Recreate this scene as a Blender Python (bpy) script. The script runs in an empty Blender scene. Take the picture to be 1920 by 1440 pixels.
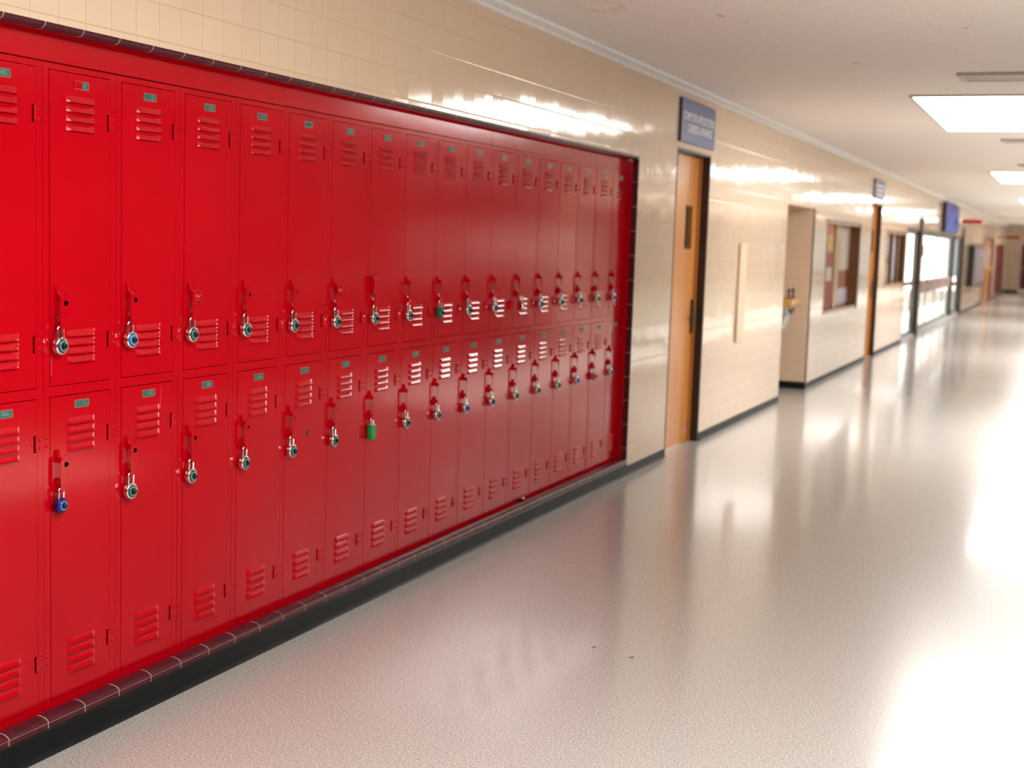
import bpy, bmesh, math, random
from mathutils import Vector, Matrix
random.seed(7)
PI = math.pi
SC = bpy.context.scene
COL = SC.collection

# ------------------------------------------------------------------ helpers
class MB:
    """collects shapes and links them as one mesh object"""
    def __init__(s): s.v = []; s.f = []; s.m = []; s.sm = []
    def add(s, vs, fs, m=0, smooth=False):
        b = len(s.v); s.v += [tuple(v) for v in vs]
        for f in fs: s.f.append([b + i for i in f]); s.m.append(m); s.sm.append(smooth)
        return s
    def box(s, x0, x1, y0, y1, z0, z1, m=0):
        v = [(x, y, z) for x in (x0, x1) for y in (y0, y1) for z in (z0, z1)]
        return s.add(v, [(0, 1, 3, 2), (4, 6, 7, 5), (0, 4, 5, 1), (2, 3, 7, 6), (0, 2, 6, 4), (1, 5, 7, 3)], m)
    def rbox(s, x0, x1, y0, y1, z0, z1, r=.004, m=0):
        """box with all edges chamfered"""
        bm = bmesh.new(); bmesh.ops.create_cube(bm, size=1)
        for v in bm.verts:
            v.co = Vector(((x0 + x1) / 2 + v.co.x * (x1 - x0), (y0 + y1) / 2 + v.co.y * (y1 - y0), (z0 + z1) / 2 + v.co.z * (z1 - z0)))
        bmesh.ops.bevel(bm, geom=bm.edges[:], offset=r, segments=2, affect='EDGES', profile=.5)
        bm.verts.index_update()
        vs = [v.co[:] for v in bm.verts]
        flat = [[v.index for v in f.verts] for f in bm.faces if max(abs(c) for c in f.normal) > .999]
        rnd = [[v.index for v in f.verts] for f in bm.faces if max(abs(c) for c in f.normal) <= .999]
        s.add(vs, flat, m, False); b = len(s.v) - len(vs)
        for f in rnd: s.f.append([b + i for i in f]); s.m.append(m); s.sm.append(True)
        bm.free(); return s
    def quad(s, a, b, c, d, m=0): return s.add([a, b, c, d], [(0, 1, 2, 3)], m)
    def prism(s, prof, axis, a0, a1, m=0, smooth=False, caps=True):
        """closed 2-D profile extruded along an axis: 'y' takes (x,z), 'z' takes (x,y), 'x' takes (y,z)"""
        n = len(prof)
        def P(p, a): return {'y': (p[0], a, p[1]), 'z': (p[0], p[1], a), 'x': (a, p[0], p[1])}[axis]
        v = [P(p, a0) for p in prof] + [P(p, a1) for p in prof]
        s.add(v, [(i, (i + 1) % n, n + (i + 1) % n, n + i) for i in range(n)], m, smooth)
        if caps: s.add(v, [tuple(range(n))[::-1], tuple(range(n, 2 * n))], m)
        return s
    def lathe(s, c, prof, axis='x', n=28, m=0, smooth=True):
        """prof is a list of (radius, height along the axis)"""
        v = []
        for r, h in prof:
            for k in range(n):
                t = 2 * PI * k / n; a, b = r * math.cos(t), r * math.sin(t)
                v.append({'x': (c[0] + h, c[1] + a, c[2] + b), 'y': (c[0] + b, c[1] + h, c[2] + a), 'z': (c[0] + a, c[1] + b, c[2] + h)}[axis])
        f = [(i * n + k, i * n + (k + 1) % n, (i + 1) * n + (k + 1) % n, (i + 1) * n + k) for i in range(len(prof) - 1) for k in range(n)]
        s.add(v, f, m, smooth)
        s.add(v, [tuple(range(n))[::-1], tuple(range((len(prof) - 1) * n, len(prof) * n))], m)
        return s
    def tube(s, path, r, n=8, m=0):
        path = [Vector(p) for p in path]; v = []
        up = Vector((0.31, 0.2, 0.93)).normalized()
        for i, p in enumerate(path):
            t = (path[min(i + 1, len(path) - 1)] - path[max(i - 1, 0)]).normalized()
            a = t.cross(up).normalized(); b = t.cross(a).normalized()
            for k in range(n):
                q = 2 * PI * k / n; v.append(p + a * r * math.cos(q) + b * r * math.sin(q))
        f = [(i * n + k, i * n + (k + 1) % n, (i + 1) * n + (k + 1) % n, (i + 1) * n + k) for i in range(len(path) - 1) for k in range(n)]
        s.add(v, f, m, True)
        s.add(v, [tuple(range(n))[::-1], tuple(range((len(path) - 1) * n, len(path) * n))], m)
        return s
    def build(s, name, mats, parent=None, loc=None, recalc=True):
        me = bpy.data.meshes.new(name); me.from_pydata(s.v, [], s.f)
        mats = mats if isinstance(mats, (list, tuple)) else [mats]
        for m in mats: me.materials.append(m)
        me.polygons.foreach_set('material_index', s.m); me.polygons.foreach_set('use_smooth', s.sm)
        if recalc:
            bm = bmesh.new(); bm.from_mesh(me)
            bmesh.ops.recalc_face_normals(bm, faces=bm.faces[:]); bm.to_mesh(me); bm.free()
        me.update()
        return link(name, me, parent, loc)

def link(name, me, parent=None, loc=None):
    o = bpy.data.objects.new(name, me); COL.objects.link(o)
    if parent: o.parent = parent
    if loc: o.location = loc
    return o
def tag(o, label=None, cat=None, group=None, kind=None):
    if label: o['label'] = label
    if cat: o['category'] = cat
    if group: o['group'] = group
    if kind: o['kind'] = kind
    return o
def thing(name, label, cat, loc=(0, 0, 0), group=None, kind=None):
    o = bpy.data.objects.new(name, None); COL.objects.link(o); o.location = loc; o.empty_display_size = .05
    return tag(o, label, cat, group, kind)
def copy_tree(o, parent=None):
    c = o.copy(); COL.objects.link(c)
    if parent: c.parent = parent
    for ch in list(o.children): copy_tree(ch, c)
    return c
ORD = ['leftmost', 'second', 'third', 'fourth', 'fifth', 'sixth', 'seventh', 'eighth', 'ninth', 'tenth', 'eleventh', 'twelfth',
       'thirteenth', 'fourteenth', 'fifteenth', 'sixteenth', 'seventeenth', 'eighteenth']
def text_mesh(s, size, name='lettering', extrude=.0006, bold=0.0, spacing=1.0):
    """lettering lying in the YZ plane, facing +X, centred on its own origin"""
    cu = bpy.data.curves.new('tmp', 'FONT'); cu.body = s; cu.size = size; cu.extrude = extrude
    cu.align_x = 'CENTER'; cu.align_y = 'CENTER'; cu.offset = bold; cu.space_character = spacing; cu.resolution_u = 2
    o = bpy.data.objects.new('tmp', cu); COL.objects.link(o)
    dg = bpy.context.evaluated_depsgraph_get()
    me = bpy.data.meshes.new_from_object(o.evaluated_get(dg)); me.name = name
    bpy.data.objects.remove(o); bpy.data.curves.remove(cu)
    me.transform(Matrix(((0, 0, 1, 0), (1, 0, 0, 0), (0, 1, 0, 0), (0, 0, 0, 1))))
    me.materials.clear()
    return me

# ------------------------------------------------------------------ materials
class NT:
    def __init__(s, name):
        s.mat = bpy.data.materials.new(name); s.mat.use_nodes = True
        s.t = s.mat.node_tree; s.b = s.t.nodes['Principled BSDF']; s._c = None
    def n(s, typ, **kw):
        x = s.t.nodes.new(typ)
        for k, v in kw.items(): setattr(x, k, v)
        return x
    def l(s, a, b): s.t.links.new(a, b)
    def val(s, sock, v):
        if hasattr(v, 'links') or isinstance(v, bpy.types.NodeSocket): s.l(v, sock)
        else: sock.default_value = v
    def coord(s):
        if not s._c: s._c = s.n('ShaderNodeTexCoord').outputs['Object']
        return s._c
    def world_pos(s): return s.n('ShaderNodeNewGeometry').outputs['Position']
    def math(s, op, a, b=None, c=None):
        m = s.n('ShaderNodeMath', operation=op); s.val(m.inputs[0], a)
        if b is not None: s.val(m.inputs[1], b)
        if c is not None: s.val(m.inputs[2], c)
        return m.outputs[0]
    def vmath(s, op, a, b=None, scale=None):
        m = s.n('ShaderNodeVectorMath', operation=op); s.val(m.inputs[0], a)
        if b is not None: s.val(m.inputs[1], b)
        if scale is not None: s.val(m.inputs['Scale'], scale)
        return m.outputs['Value'] if op in ('LENGTH', 'DISTANCE') else m.outputs[0]
    def noise(s, vec, scale, detail=2, rough=.5):
        x = s.n('ShaderNodeTexNoise'); s.l(vec, x.inputs['Vector']); x.inputs['Scale'].default_value = scale
        x.inputs['Detail'].default_value = detail; x.inputs['Roughness'].default_value = rough; return x.outputs['Fac']
    def ramp(s, fac, stops):
        r = s.n('ShaderNodeValToRGB'); s.l(fac, r.inputs[0]); e = r.color_ramp.elements
        e[0].position, e[0].color = stops[0][0], (*stops[0][1], 1)
        e[1].position, e[1].color = stops[-1][0], (*stops[-1][1], 1)
        for p, c in stops[1:-1]: k = e.new(p); k.color = (*c, 1)
        return r.outputs[0]
    def mix(s, fac, a, b):
        m = s.n('ShaderNodeMix', data_type='RGBA'); s.val(m.inputs[0], fac)
        s.val(m.inputs[6], (*a, 1) if isinstance(a, tuple) else a); s.val(m.inputs[7], (*b, 1) if isinstance(b, tuple) else b)
        return m.outputs[2]
    def bump(s, h, strength, dist=.01, normal=None):
        b = s.n('ShaderNodeBump'); s.l(h, b.inputs['Height']); b.inputs['Strength'].default_value = strength
        b.inputs['Distance'].default_value = dist
        if normal is not None: s.l(normal, b.inputs['Normal'])
        return b.outputs[0]
    def set(s, **kw):
        for k, v in kw.items():
            sock = s.b.inputs[{'color': 'Base Color', 'rough': 'Roughness', 'metal': 'Metallic', 'spec': 'Specular IOR Level', 'normal': 'Normal',
                               'coat': 'Coat Weight', 'coatr': 'Coat Roughness', 'trans': 'Transmission Weight', 'ior': 'IOR',
                               'emit': 'Emission Color', 'estr': 'Emission Strength', 'alpha': 'Alpha'}[k]]
            s.val(sock, (*v, 1) if isinstance(v, tuple) and len(v) == 3 else v)
        return s.mat

def plain(name, color, rough=.5, var=.06, scale=30, **kw):
    """one colour with a faint procedural unevenness"""
    t = NT(name); f = t.noise(t.coord(), scale, 3)
    d = tuple(c * (1 - var) for c in color); u = tuple(min(1, c * (1 + var)) for c in color)
    return t.set(color=t.ramp(f, [(.3, d), (.7, u)]), rough=rough, **kw)

TILE = .1086
def tile_mat(name, axes, c1, c2, grout, rough=.09, off=(2.862, 2.0305), tilt=.016):
    """square stack-bond glazed wall tile; axes gives the two world axes of the wall"""
    t = NT(name); sp = t.n('ShaderNodeSeparateXYZ'); t.l(t.world_pos(), sp.inputs[0])
    A, B = sp.outputs[axes[0]], sp.outputs[axes[1]]
    u = t.math('DIVIDE', t.math('SUBTRACT', A, off[0] - 40 * TILE * 30), TILE); w = t.math('DIVIDE', t.math('SUBTRACT', B, off[1] - 40 * TILE), TILE)
    fu, fw = t.math('FRACT', u), t.math('FRACT', w)
    eu = t.math('MINIMUM', fu, t.math('SUBTRACT', 1., fu)); ew = t.math('MINIMUM', fw, t.math('SUBTRACT', 1., fw))
    e = t.math('MINIMUM', eu, ew)
    g = t.math('LESS_THAN', e, .0125)
    cb = t.n('ShaderNodeCombineXYZ'); t.l(t.math('FLOOR', u), cb.inputs[0]); t.l(t.math('FLOOR', w), cb.inputs[1])
    wn = t.n('ShaderNodeTexWhiteNoise', noise_dimensions='3D'); t.l(cb.outputs[0], wn.inputs['Vector'])
    col = t.mix(g, t.mix(wn.outputs['Value'], c1, c2), grout)
    d = t.vmath('SCALE', t.vmath('SUBTRACT', wn.outputs['Color'], (.5, .5, .5)), scale=tilt)
    geo = t.n('ShaderNodeNewGeometry')
    wav = t.n('ShaderNodeTexNoise'); t.l(t.world_pos(), wav.inputs['Vector']); wav.inputs['Scale'].default_value = 14; wav.inputs['Detail'].default_value = 1
    d2 = t.vmath('SCALE', t.vmath('SUBTRACT', wav.outputs['Color'], (.5, .5, .5)), scale=tilt * .6)
    nrm = t.vmath('NORMALIZE', t.vmath('ADD', t.vmath('ADD', geo.outputs['Normal'], d), d2))
    edge = t.math('MINIMUM', t.math('MULTIPLY', e, 30.), 1.)
    return t.set(color=col, rough=t.math('ADD', t.math('MULTIPLY', g, .4), rough), normal=t.bump(edge, .25, .0012, nrm), spec=.5)

CREAM1, CREAM2 = (.645, .475, .34), (.66, .49, .355)
M = {}
M['tile'] = tile_mat('cream glazed wall tile', (1, 2), CREAM1, CREAM2, (.47, .335, .23))
M['tile_end'] = tile_mat('cream glazed wall tile on cross walls', (0, 2), CREAM1, CREAM2, (.47, .335, .23), off=(0.0, 2.0305))

def red_paint():
    t = NT('glossy red locker enamel'); c = t.coord(); w = t.world_pos()
    f = t.noise(w, 3.5, 3)
    col = t.ramp(f, [(.3, (.425, .0005, .0055)), (.7, (.46, .0008, .0068))])
    b = t.bump(t.noise(w, 260, 2), .035, .002)
    big = t.bump(t.noise(w, 5.0, 1), .06, .004, b)
    return t.set(color=col, rough=t.math('ADD', t.math('MULTIPLY', t.noise(w, 9, 3), .07), .085), normal=big, spec=.30)
M['red'] = red_paint()
def maroon_tile(name, axis):
    t = NT(name); sp = t.n('ShaderNodeSeparateXYZ'); t.l(t.world_pos(), sp.inputs[0])
    f = t.math('FRACT', t.math('DIVIDE', t.math('SUBTRACT', sp.outputs[axis], 2.77 - 15.25 - .004), .1525))
    g = t.math('LESS_THAN', f, .022)
    n = t.noise(t.world_pos(), 40, 3)
    col = t.mix(g, t.ramp(n, [(.3, (.055, .007, .012)), (.7, (.080, .012, .020))]), (.42, .29, .22))
    return t.set(color=col, rough=t.math('ADD', t.math('MULTIPLY', g, .4), .30), normal=t.bump(n, .05, .002), spec=.22)
M['maroon'] = maroon_tile('maroon bullnose tile', 1); M['maroon_v'] = maroon_tile('maroon jamb tile', 2)
M['grout'] = plain('pale grout', (.45, .32, .24), .7)
M['black'] = plain('black rubber base', (.005, .006, .0058), .45, .3, 12, spec=.18)
M['white_trim'] = plain('off-white painted moulding', (.66, .61, .60), .5)
def floor_mat():
    t = NT('polished speckled floor'); w = t.world_pos()
    sp = t.noise(w, 150, 3, .7); sp2 = t.noise(w, 75, 2); big = t.noise(w, 1.1, 3)
    mp = t.n('ShaderNodeMapping'); t.l(w, mp.inputs[0]); mp.inputs['Scale'].default_value = (22, 3.2, 1); st = t.noise(mp.outputs[0], 1.0, 4)
    col = t.ramp(sp, [(.32, (.125, .115, .106)), (.43, (.355, .342, .326)), (.57, (.43, .416, .40)), (.68, (.77, .755, .74))])
    col = t.mix(t.math('MULTIPLY', t.ramp(sp2, [(.42, (0, 0, 0)), (.70, (1, 1, 1))]), .18), col, (.47, .34, .29))
    col = t.mix(t.math('MULTIPLY', big, .16), col, (.44, .38, .34))
    r = t.math('ADD', t.math('MULTIPLY', st, .035), t.math('ADD', t.math('MULTIPLY', big, .06), .19))
    return t.set(color=col, rough=r, normal=t.bump(t.noise(w, 2.6, 2), .05, .01), spec=.5, coat=.35, coatr=.085)
M['floor'] = floor_mat()
ZC = 2.572
def ceil_mat():
    t = NT('stippled ceiling plaster'); w = t.world_pos()
    n = t.noise(w, 85, 3, .7); big = t.noise(w, .9, 3)
    sp = t.n('ShaderNodeSeparateXYZ'); t.l(w, sp.inputs[0])
    f = t.math('FRACT', t.math('DIVIDE', t.math('ADD', sp.outputs[1], 20.13), .61)); seam = t.math('LESS_THAN', f, .012)
    col = t.ramp(n, [(.30, (.60, .525, .485)), (.62, (.70, .625, .585))])
    col = t.mix(t.math('MULTIPLY', seam, .16), col, (.46, .36, .33))
    col = t.mix(t.math('MULTIPLY', big, .14), col, (.62, .52, .49))
    for (x, y, r) in ((1.273, 8.32, .035), (.90, 6.52, .03), (.42, 6.12, .16), (.99, 6.70, .018), (1.98, 7.09, .022), (1.67, 9.69, .02)):
        dv = t.vmath('MULTIPLY', t.vmath('SUBTRACT', w, (x, y, ZC)), (1.6, .9, 1))
        d = t.math('ADD', t.vmath('LENGTH', dv), t.math('MULTIPLY', t.math('SUBTRACT', t.noise(w, 34, 3), .5), r * 2.2))
        m = t.math('MULTIPLY', t.math('LESS_THAN', d, r), .55) if r < .1 else t.math('MULTIPLY', t.math('LESS_THAN', t.math('ABSOLUTE', t.math('SUBTRACT', d, r)), .014), .38)
        col = t.mix(m, col, (.40, .17, .075))
    return t.set(color=col, rough=.85, normal=t.bump(n, .35, .006))
M['ceiling'] = ceil_mat()
def wood(name, a, b, rough=.28, axis=2):
    t = NT(name); mp = t.n('ShaderNodeMapping'); t.l(t.coord(), mp.inputs[0])
    sc = [14, 14, 14]; sc[axis] = .9; mp.inputs['Scale'].default_value = sc
    n = t.noise(mp.outputs[0], 1.6, 5, .6)
    return t.set(color=t.ramp(n, [(.3, a), (.7, b)]), rough=rough, normal=t.bump(n, .04, .002))
M['door_wood'] = wood('honey oak veneer', (.56, .205, .043), (.66, .27, .062))
M['jamb_wood'] = wood('orange stained oak jamb', (.52, .19, .035), (.62, .25, .05))
M['case_wood'] = wood('brown stained oak', (.22, .075, .018), (.33, .125, .03))
M['dark_frame'] = plain('dark brown painted steel', (.030, .012, .008), .4)
M['brown_frame'] = plain('bronze anodised frame', (.085, .035, .018), .35)
M['blackish'] = plain('near black plastic', (.008, .008, .009), .35)
M['blue_sign'] = plain('slate blue sign board', (.070, .105, .27), .38)
M['dark_edge'] = plain('dark navy board edge', (.02, .02, .035), .5)
M['white_letter'] = plain('off-white lettering', (.70, .65, .66), .5)
M['steel'] = plain('brushed stainless steel', (.62, .62, .61), .28, .05, metal=1.)
M['chrome'] = plain('polished chrome', (.80, .80, .78), .14, .03, metal=1.)
M['brass'] = plain('aged brass', (.62, .40, .14), .3, metal=1.)
M['teal_plate'] = plain('oxidised green number plate', (.028, .105, .076), .45, .25, 180)
M['plate_rim'] = plain('worn brass plate rim', (.26, .11, .08), .4, .2, 150)
M['digit'] = plain('pale green digits', (.13, .31, .245), .5)
M['hole'] = plain('unlit lock hole', (.002, .002, .002), 1., spec=0.)
M['dial'] = plain('black lock dial', (.012, .070, .062), .25)
M['dial_blue'] = plain('blue lock dial', (.010, .13, .36), .22)
M['dial_navy'] = plain('navy lock dial', (.015, .035, .28), .22)
M['tick'] = plain('pale dial numerals', (.40, .72, .66), .5)
M['knob'] = plain('black dial knob', (.004, .004, .004), .25)
M['violet'] = plain('violet anodised lock body', (.045, .016, .20), .25, .1, metal=.6)
M['green_lock'] = plain('green vinyl lock jacket', (.002, .20, .030), .35)
M['green_met'] = plain('green enamelled lock body', (.006, .16, .085), .25, metal=.4)
M['pink_lock'] = plain('pink enamelled lock body', (.55, .07, .12), .3, metal=.3)
M['lamp'] = None
def lamp():
    t = NT('lit prismatic diffuser'); f = t.noise(t.world_pos(), 2, 1)
    return t.set(color=(.9, .9, .9), rough=.5, emit=t.ramp(f, [(0, (1., .965, .92)), (1, (1., .975, .94))]), estr=LAMP)
LAMP = 12.5
M['lamp'] = lamp()
M['vent_metal'] = plain('painted vent metal', (.40, .35, .32), .5)
M['glass'] = None
def glass():
    t = NT('clear window glass'); m = t.mat; nt = t.t; nt.nodes.remove(t.b)
    out = [n for n in nt.nodes if n.type == 'OUTPUT_MATERIAL'][0]
    tr = t.n('ShaderNodeBsdfTransparent'); tr.inputs[0].default_value = (.95, .98, .97, 1)
    gl = t.n('ShaderNodeBsdfGlossy'); gl.inputs['Roughness'].default_value = .02
    g = t.n('ShaderNodeNewGeometry')
    dt = t.n('ShaderNodeVectorMath', operation='DOT_PRODUCT'); t.l(g.outputs['Incoming'], dt.inputs[0]); t.l(g.outputs['Normal'], dt.inputs[1])
    sch = t.math('POWER', t.math('SUBTRACT', 1., t.math('ABSOLUTE', dt.outputs['Value'])), 5.)
    mx = t.n('ShaderNodeMixShader'); t.l(t.math('ADD', t.math('MULTIPLY', sch, .62), .035), mx.inputs[0]); t.l(tr.outputs[0], mx.inputs[1]); t.l(gl.outputs[0], mx.inputs[2])
    t.l(mx.outputs[0], out.inputs[0]); return m
M['glass'] = glass()
M['concrete'] = plain('pale concrete', (.62, .60, .57), .8, .1, 4)
M['alu'] = plain('grey green aluminium', (.20, .23, .21), .35, metal=.5)
M['red_panel'] = plain('mottled dull red panel', (.34, .19, .18), .45, .6, 5)
M['paper_white'] = plain('pale paper', (.50, .42, .36), .7); M['paper_red'] = plain('red paper', (.27, .022, .016), .6)
M['paper_yellow'] = plain('yellow paper', (.46, .33, .09), .7); M['paper_lilac'] = plain('lilac paper', (.52, .46, .58), .7)
M['paper_rust'] = plain('rust paper', (.26, .07, .02), .7); M['paper_pink'] = plain('salmon paper', (.50, .12, .07), .7)
M['cork'] = plain('tan pin board', (.42, .27, .14), .8, .15, 60)
M['far_red'] = plain('dark red enamel', (.13, .006, .014), .35, spec=.3)
M['tan_basin'] = plain('plain tan basin', (.56, .30, .085), .3)  # one even tan over the whole basin
M['scuff'] = plain('brown floor chip', (.16, .10, .06), .8)

# ------------------------------------------------------------------ camera
F_PX, YAW, PITCH, ROLL = 2550.5, .3898, .1072, .0333
CAM = Vector((2.56785, 0, 1.484))
fw = Vector((-math.sin(YAW) * math.cos(PITCH), math.cos(YAW) * math.cos(PITCH), -math.sin(PITCH)))
rt = Vector((math.cos(YAW), math.sin(YAW), 0)); up = rt.cross(fw)
r2 = math.cos(ROLL) * rt + math.sin(ROLL) * up; u2 = -math.sin(ROLL) * rt + math.cos(ROLL) * up
cd = bpy.data.cameras.new('camera'); cam = bpy.data.objects.new('camera', cd); COL.objects.link(cam)
cam.matrix_world = Matrix(((r2.x, u2.x, -fw.x, CAM.x), (r2.y, u2.y, -fw.y, CAM.y), (r2.z, u2.z, -fw.z, CAM.z), (0, 0, 0, 1)))
cd.sensor_fit = 'HORIZONTAL'; cd.sensor_width = 36; cd.lens = F_PX * 36 / 1920; cd.clip_start = .05; cd.clip_end = 400
cd.dof.use_dof = True; cd.dof.focus_distance = 4.1; cd.dof.aperture_fstop = 3.2
SC.camera = cam

# ------------------------------------------------------------------ the setting
XR, Y0, Y1 = 4.4, -12.0, 56.6
XD = -.062                       # plane of the locker doors; the tiled wall face is x = 0
R0, R1, RT, RB = 2.655, 8.213, 2.012, .0755    # locker recess
WT = -.13
def struct(name, mb, m, label, cat, **kw): return tag(mb.build(name, m), label, cat, kind='structure', **kw)

mb = MB().box(-1.2, XR + .2, Y0 - .2, Y1 + .2, -.12, 0)
struct('floor', mb, M['floor'], 'polished speckled grey-beige corridor floor', 'floor')
mb = MB().box(-1.2, XR + .2, Y0 - .2, Y1 + .2, ZC, ZC + .12)
struct('ceiling', mb, M['ceiling'], 'stippled off-white plaster ceiling with rust spots', 'ceiling')

A0, A1, AT = 12.97, 14.33, 1.885               # fountain alcove
C1 = (15.20, 17.66, .75, 1.79); C2 = (20.28, 22.55, .95, 1.76)     # display cases
D1 = (9.075, 9.985, 2.135); D2 = (18.66, 19.57, 2.105); D3 = (42.2, 46.8, 1.99)
S0, S1, ST = 22.75, 34.45, 1.86                # glass entrance
K0, K1, KT = 48.4, 54.0, 1.80                  # far lockers
mb = MB(); W = lambda a, b, c=0, d=ZC: mb.box(WT, 0, a, b, c, d)
W(Y0, R0); W(R0, R1, 0, RB); W(R0, R1, RT); W(R1, D1[0]); W(D1[0], D1[1], D1[2]); W(D1[1], A0); W(A0, A1, AT); W(A1, C1[0])
W(C1[0], C1[1], 0, C1[2]); W(C1[0], C1[1], C1[3]); W(C1[1], D2[0]); W(D2[0], D2[1], D2[2]); W(D2[1], C2[0])
W(C2[0], C2[1], 0, C2[2]); W(C2[0], C2[1], C2[3]); W(C2[1], S0); W(S0, S1, ST); W(S1, D3[0]); W(D3[0], D3[1], D3[2])
W(D3[1], K0); W(K0, K1, 0, .1); W(K0, K1, KT); W(K1, Y1)
struct('wall_left', mb, M['tile'], 'cream glazed tile wall around the red lockers', 'wall')
mb = MB().box(WT - .55, WT, A0 - .1, A0, 0, ZC).box(WT - .55, 0, A1 + .0005, A1 + .1, 0, AT).box(WT - .65, WT - .55, A0 - .1, A1 + .1, 0, ZC).box(WT - .55, WT, A0, A1, AT, AT + .1)
struct('wall_alcove', mb, M['tile_end'], 'tan tiled side and back of the fountain alcove', 'wall')
mb = MB().box(-1.2, XR, Y1, Y1 + .15, 0, ZC)
struct('wall_far', mb, M['tile_end'], 'cream end wall at the far end of the corridor', 'wall')
mb = MB().box(-1.2, XR + .13, Y0 - .15, Y0, 0, ZC)
struct('wall_back', mb, M['tile_end'], 'cream tiled wall closing the near end of the corridor', 'wall')
# right wall with a glazed entrance and a long window (both outside the frame, they light the corridor)
RD = (20.3, 55.0, 2.05); RW = (10.6, 18.6, .95, 2.50); RN = (.6, 6.9, .10, 2.05)  # door glazing carried on to the far end to light the end wall
M['dark_wall'] = plain('brown set dark for reflections', (.05, .025, .018), .6, .2, 2)  # unseen wall coloured dark so the lockers mirror little light
mb = MB(); V = lambda a, b, c=0, d=ZC: mb.box(XR, XR + .13, a, b, c, d)
V(RW[1], RD[0]); V(RD[0], RD[1], RD[2]); V(RD[1], Y1)
struct('wall_right', mb, M['tile'], 'cream tiled wall opposite the oak doors', 'wall')
struct('wall_right_near', MB().box(XR, XR + .13, Y0, RN[0], 0, ZC).box(XR, XR + .13, RN[0], RN[1], 0, RN[2]).box(XR, XR + .13, RN[0], RN[1], RN[3], ZC).box(XR, XR + .13, RN[1], RW[0], 0, ZC).box(XR, XR + .13, RW[0], RW[1], 0, RW[2]).box(XR, XR + .13, RW[0], RW[1], RW[3], ZC), M['dark_wall'], 'wall opposite the lockers, darkened brown to dim their reflections', 'wall')

# crown moulding
mb = MB().prism([(0, 2.519), (.014, 2.521), (.018, 2.530), (.018, 2.560), (.026, ZC), (0, ZC)], 'y', Y0, Y1)
struct('trim_1', mb, M['white_trim'], 'off-white moulding strip where tile wall meets ceiling', 'moulding')
# maroon bullnose round the locker recess: head, sill, jambs
def arc(cx, cz, r, a0, a1, n=8): return [(cx + r * math.cos(math.radians(a0 + (a1 - a0) * i / n)), cz + r * math.sin(math.radians(a0 + (a1 - a0) * i / n))) for i in range(n + 1)]
RR = .026
def ell(cx, cz, rx, rz, a0, a1, n=9): return [(cx + rx * math.cos(math.radians(a0 + (a1 - a0) * i / n)), cz + rz * math.sin(math.radians(a0 + (a1 - a0) * i / n))) for i in range(n + 1)]
prof = [(-.075, RT), (0, RT)] + ell(-.030, RT - .002, .030, .018, 0, -90) + [(-.034, RT - .006), (-.075, RT - .006)]
mb = MB().prism(prof, 'y', R0, R1)
struct('trim_2', mb, M['maroon'], 'dark maroon bullnose tile edging above the red lockers', 'tile trim')
zb = .0915
prof = [(.0, RB), (.002, RB), (.002, zb - .001)] + [(-.002, zb - .001), (-.002, zb + .001)] + ell(-.034, zb + .001, .036, .0155, 0, 90) + [(-.038, zb + .0165), (-.038, RB)]
mb = MB().prism(prof, 'y', R0, R1, 0, False)
mb.box(-.0021, .0012, R0, R1, zb - .0014, zb + .0014, 1)
struct('trim_3', mb, [M['maroon'], M['grout']], 'maroon bullnose tile ledge below the red lockers', 'tile trim')
prof = [(-.033, R1)] + [(-.075, R1), (-.075, R1 - .006)] + [(-.033, R1 - .006)]
jr = .033
p2 = [(0, R1)] + [(-jr + jr * math.cos(math.radians(a)), R1 - .006 * math.sin(math.radians(a))) for a in range(10, 91, 16)] + [(-jr, R1 - .006), (-.036, R1 - .006), (-.036, R1)]
mb = MB().prism(p2, 'z', zb + .014, RT - .019)
struct('trim_4', mb, M['maroon_v'], 'maroon tile jamb at right end of the locker recess', 'tile trim')
# baseboards
cove = lambda h, t=.006: [(0, 0), (t + .010, 0), (t + .004, .006), (t, .014), (t, h - .003), (t - .003, h), (0, h)]
mb = MB()
for a, b, h in ((Y0, R1, .0745), (R1, D1[0], .060), (D1[1], A0, .060), (A1, D2[0], .060), (D2[1], S0, .060), (S1, D3[0], .06), (D3[1], Y1, .06)):
    mb.prism(cove(h), 'y', a, b)
mb.prism([(p[0] * -1 + A1, p[1]) for p in cove(.075)], 'x', WT - .55, 0)
struct('baseboard_left', mb, M['black'], 'black rubber baseboard along the locker wall', 'baseboard')
mb = MB().prism([(p[0] * -1 + Y1, p[1]) for p in cove(.09)], 'x', -.0, XR)
struct('baseboard_far', mb, M['black'], 'dark baseboard under the far end wall', 'baseboard')
mb = MB()
for a, b in ((Y0, RD[0]), (RD[1], Y1)): mb.prism([(XR - p[0], p[1]) for p in cove(.06)], 'y', a, b)
struct('baseboard_right', mb, M['black'], 'black rubber baseboard on the wall opposite the lockers', 'baseboard')
mb = MB().box(-.0, .004, A1 - .0, A1 + .022, .06, AT + .02)
struct('trim_5', mb, M['brown_frame'], 'thin dark brown corner strip on far edge of the alcove', 'trim')
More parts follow.
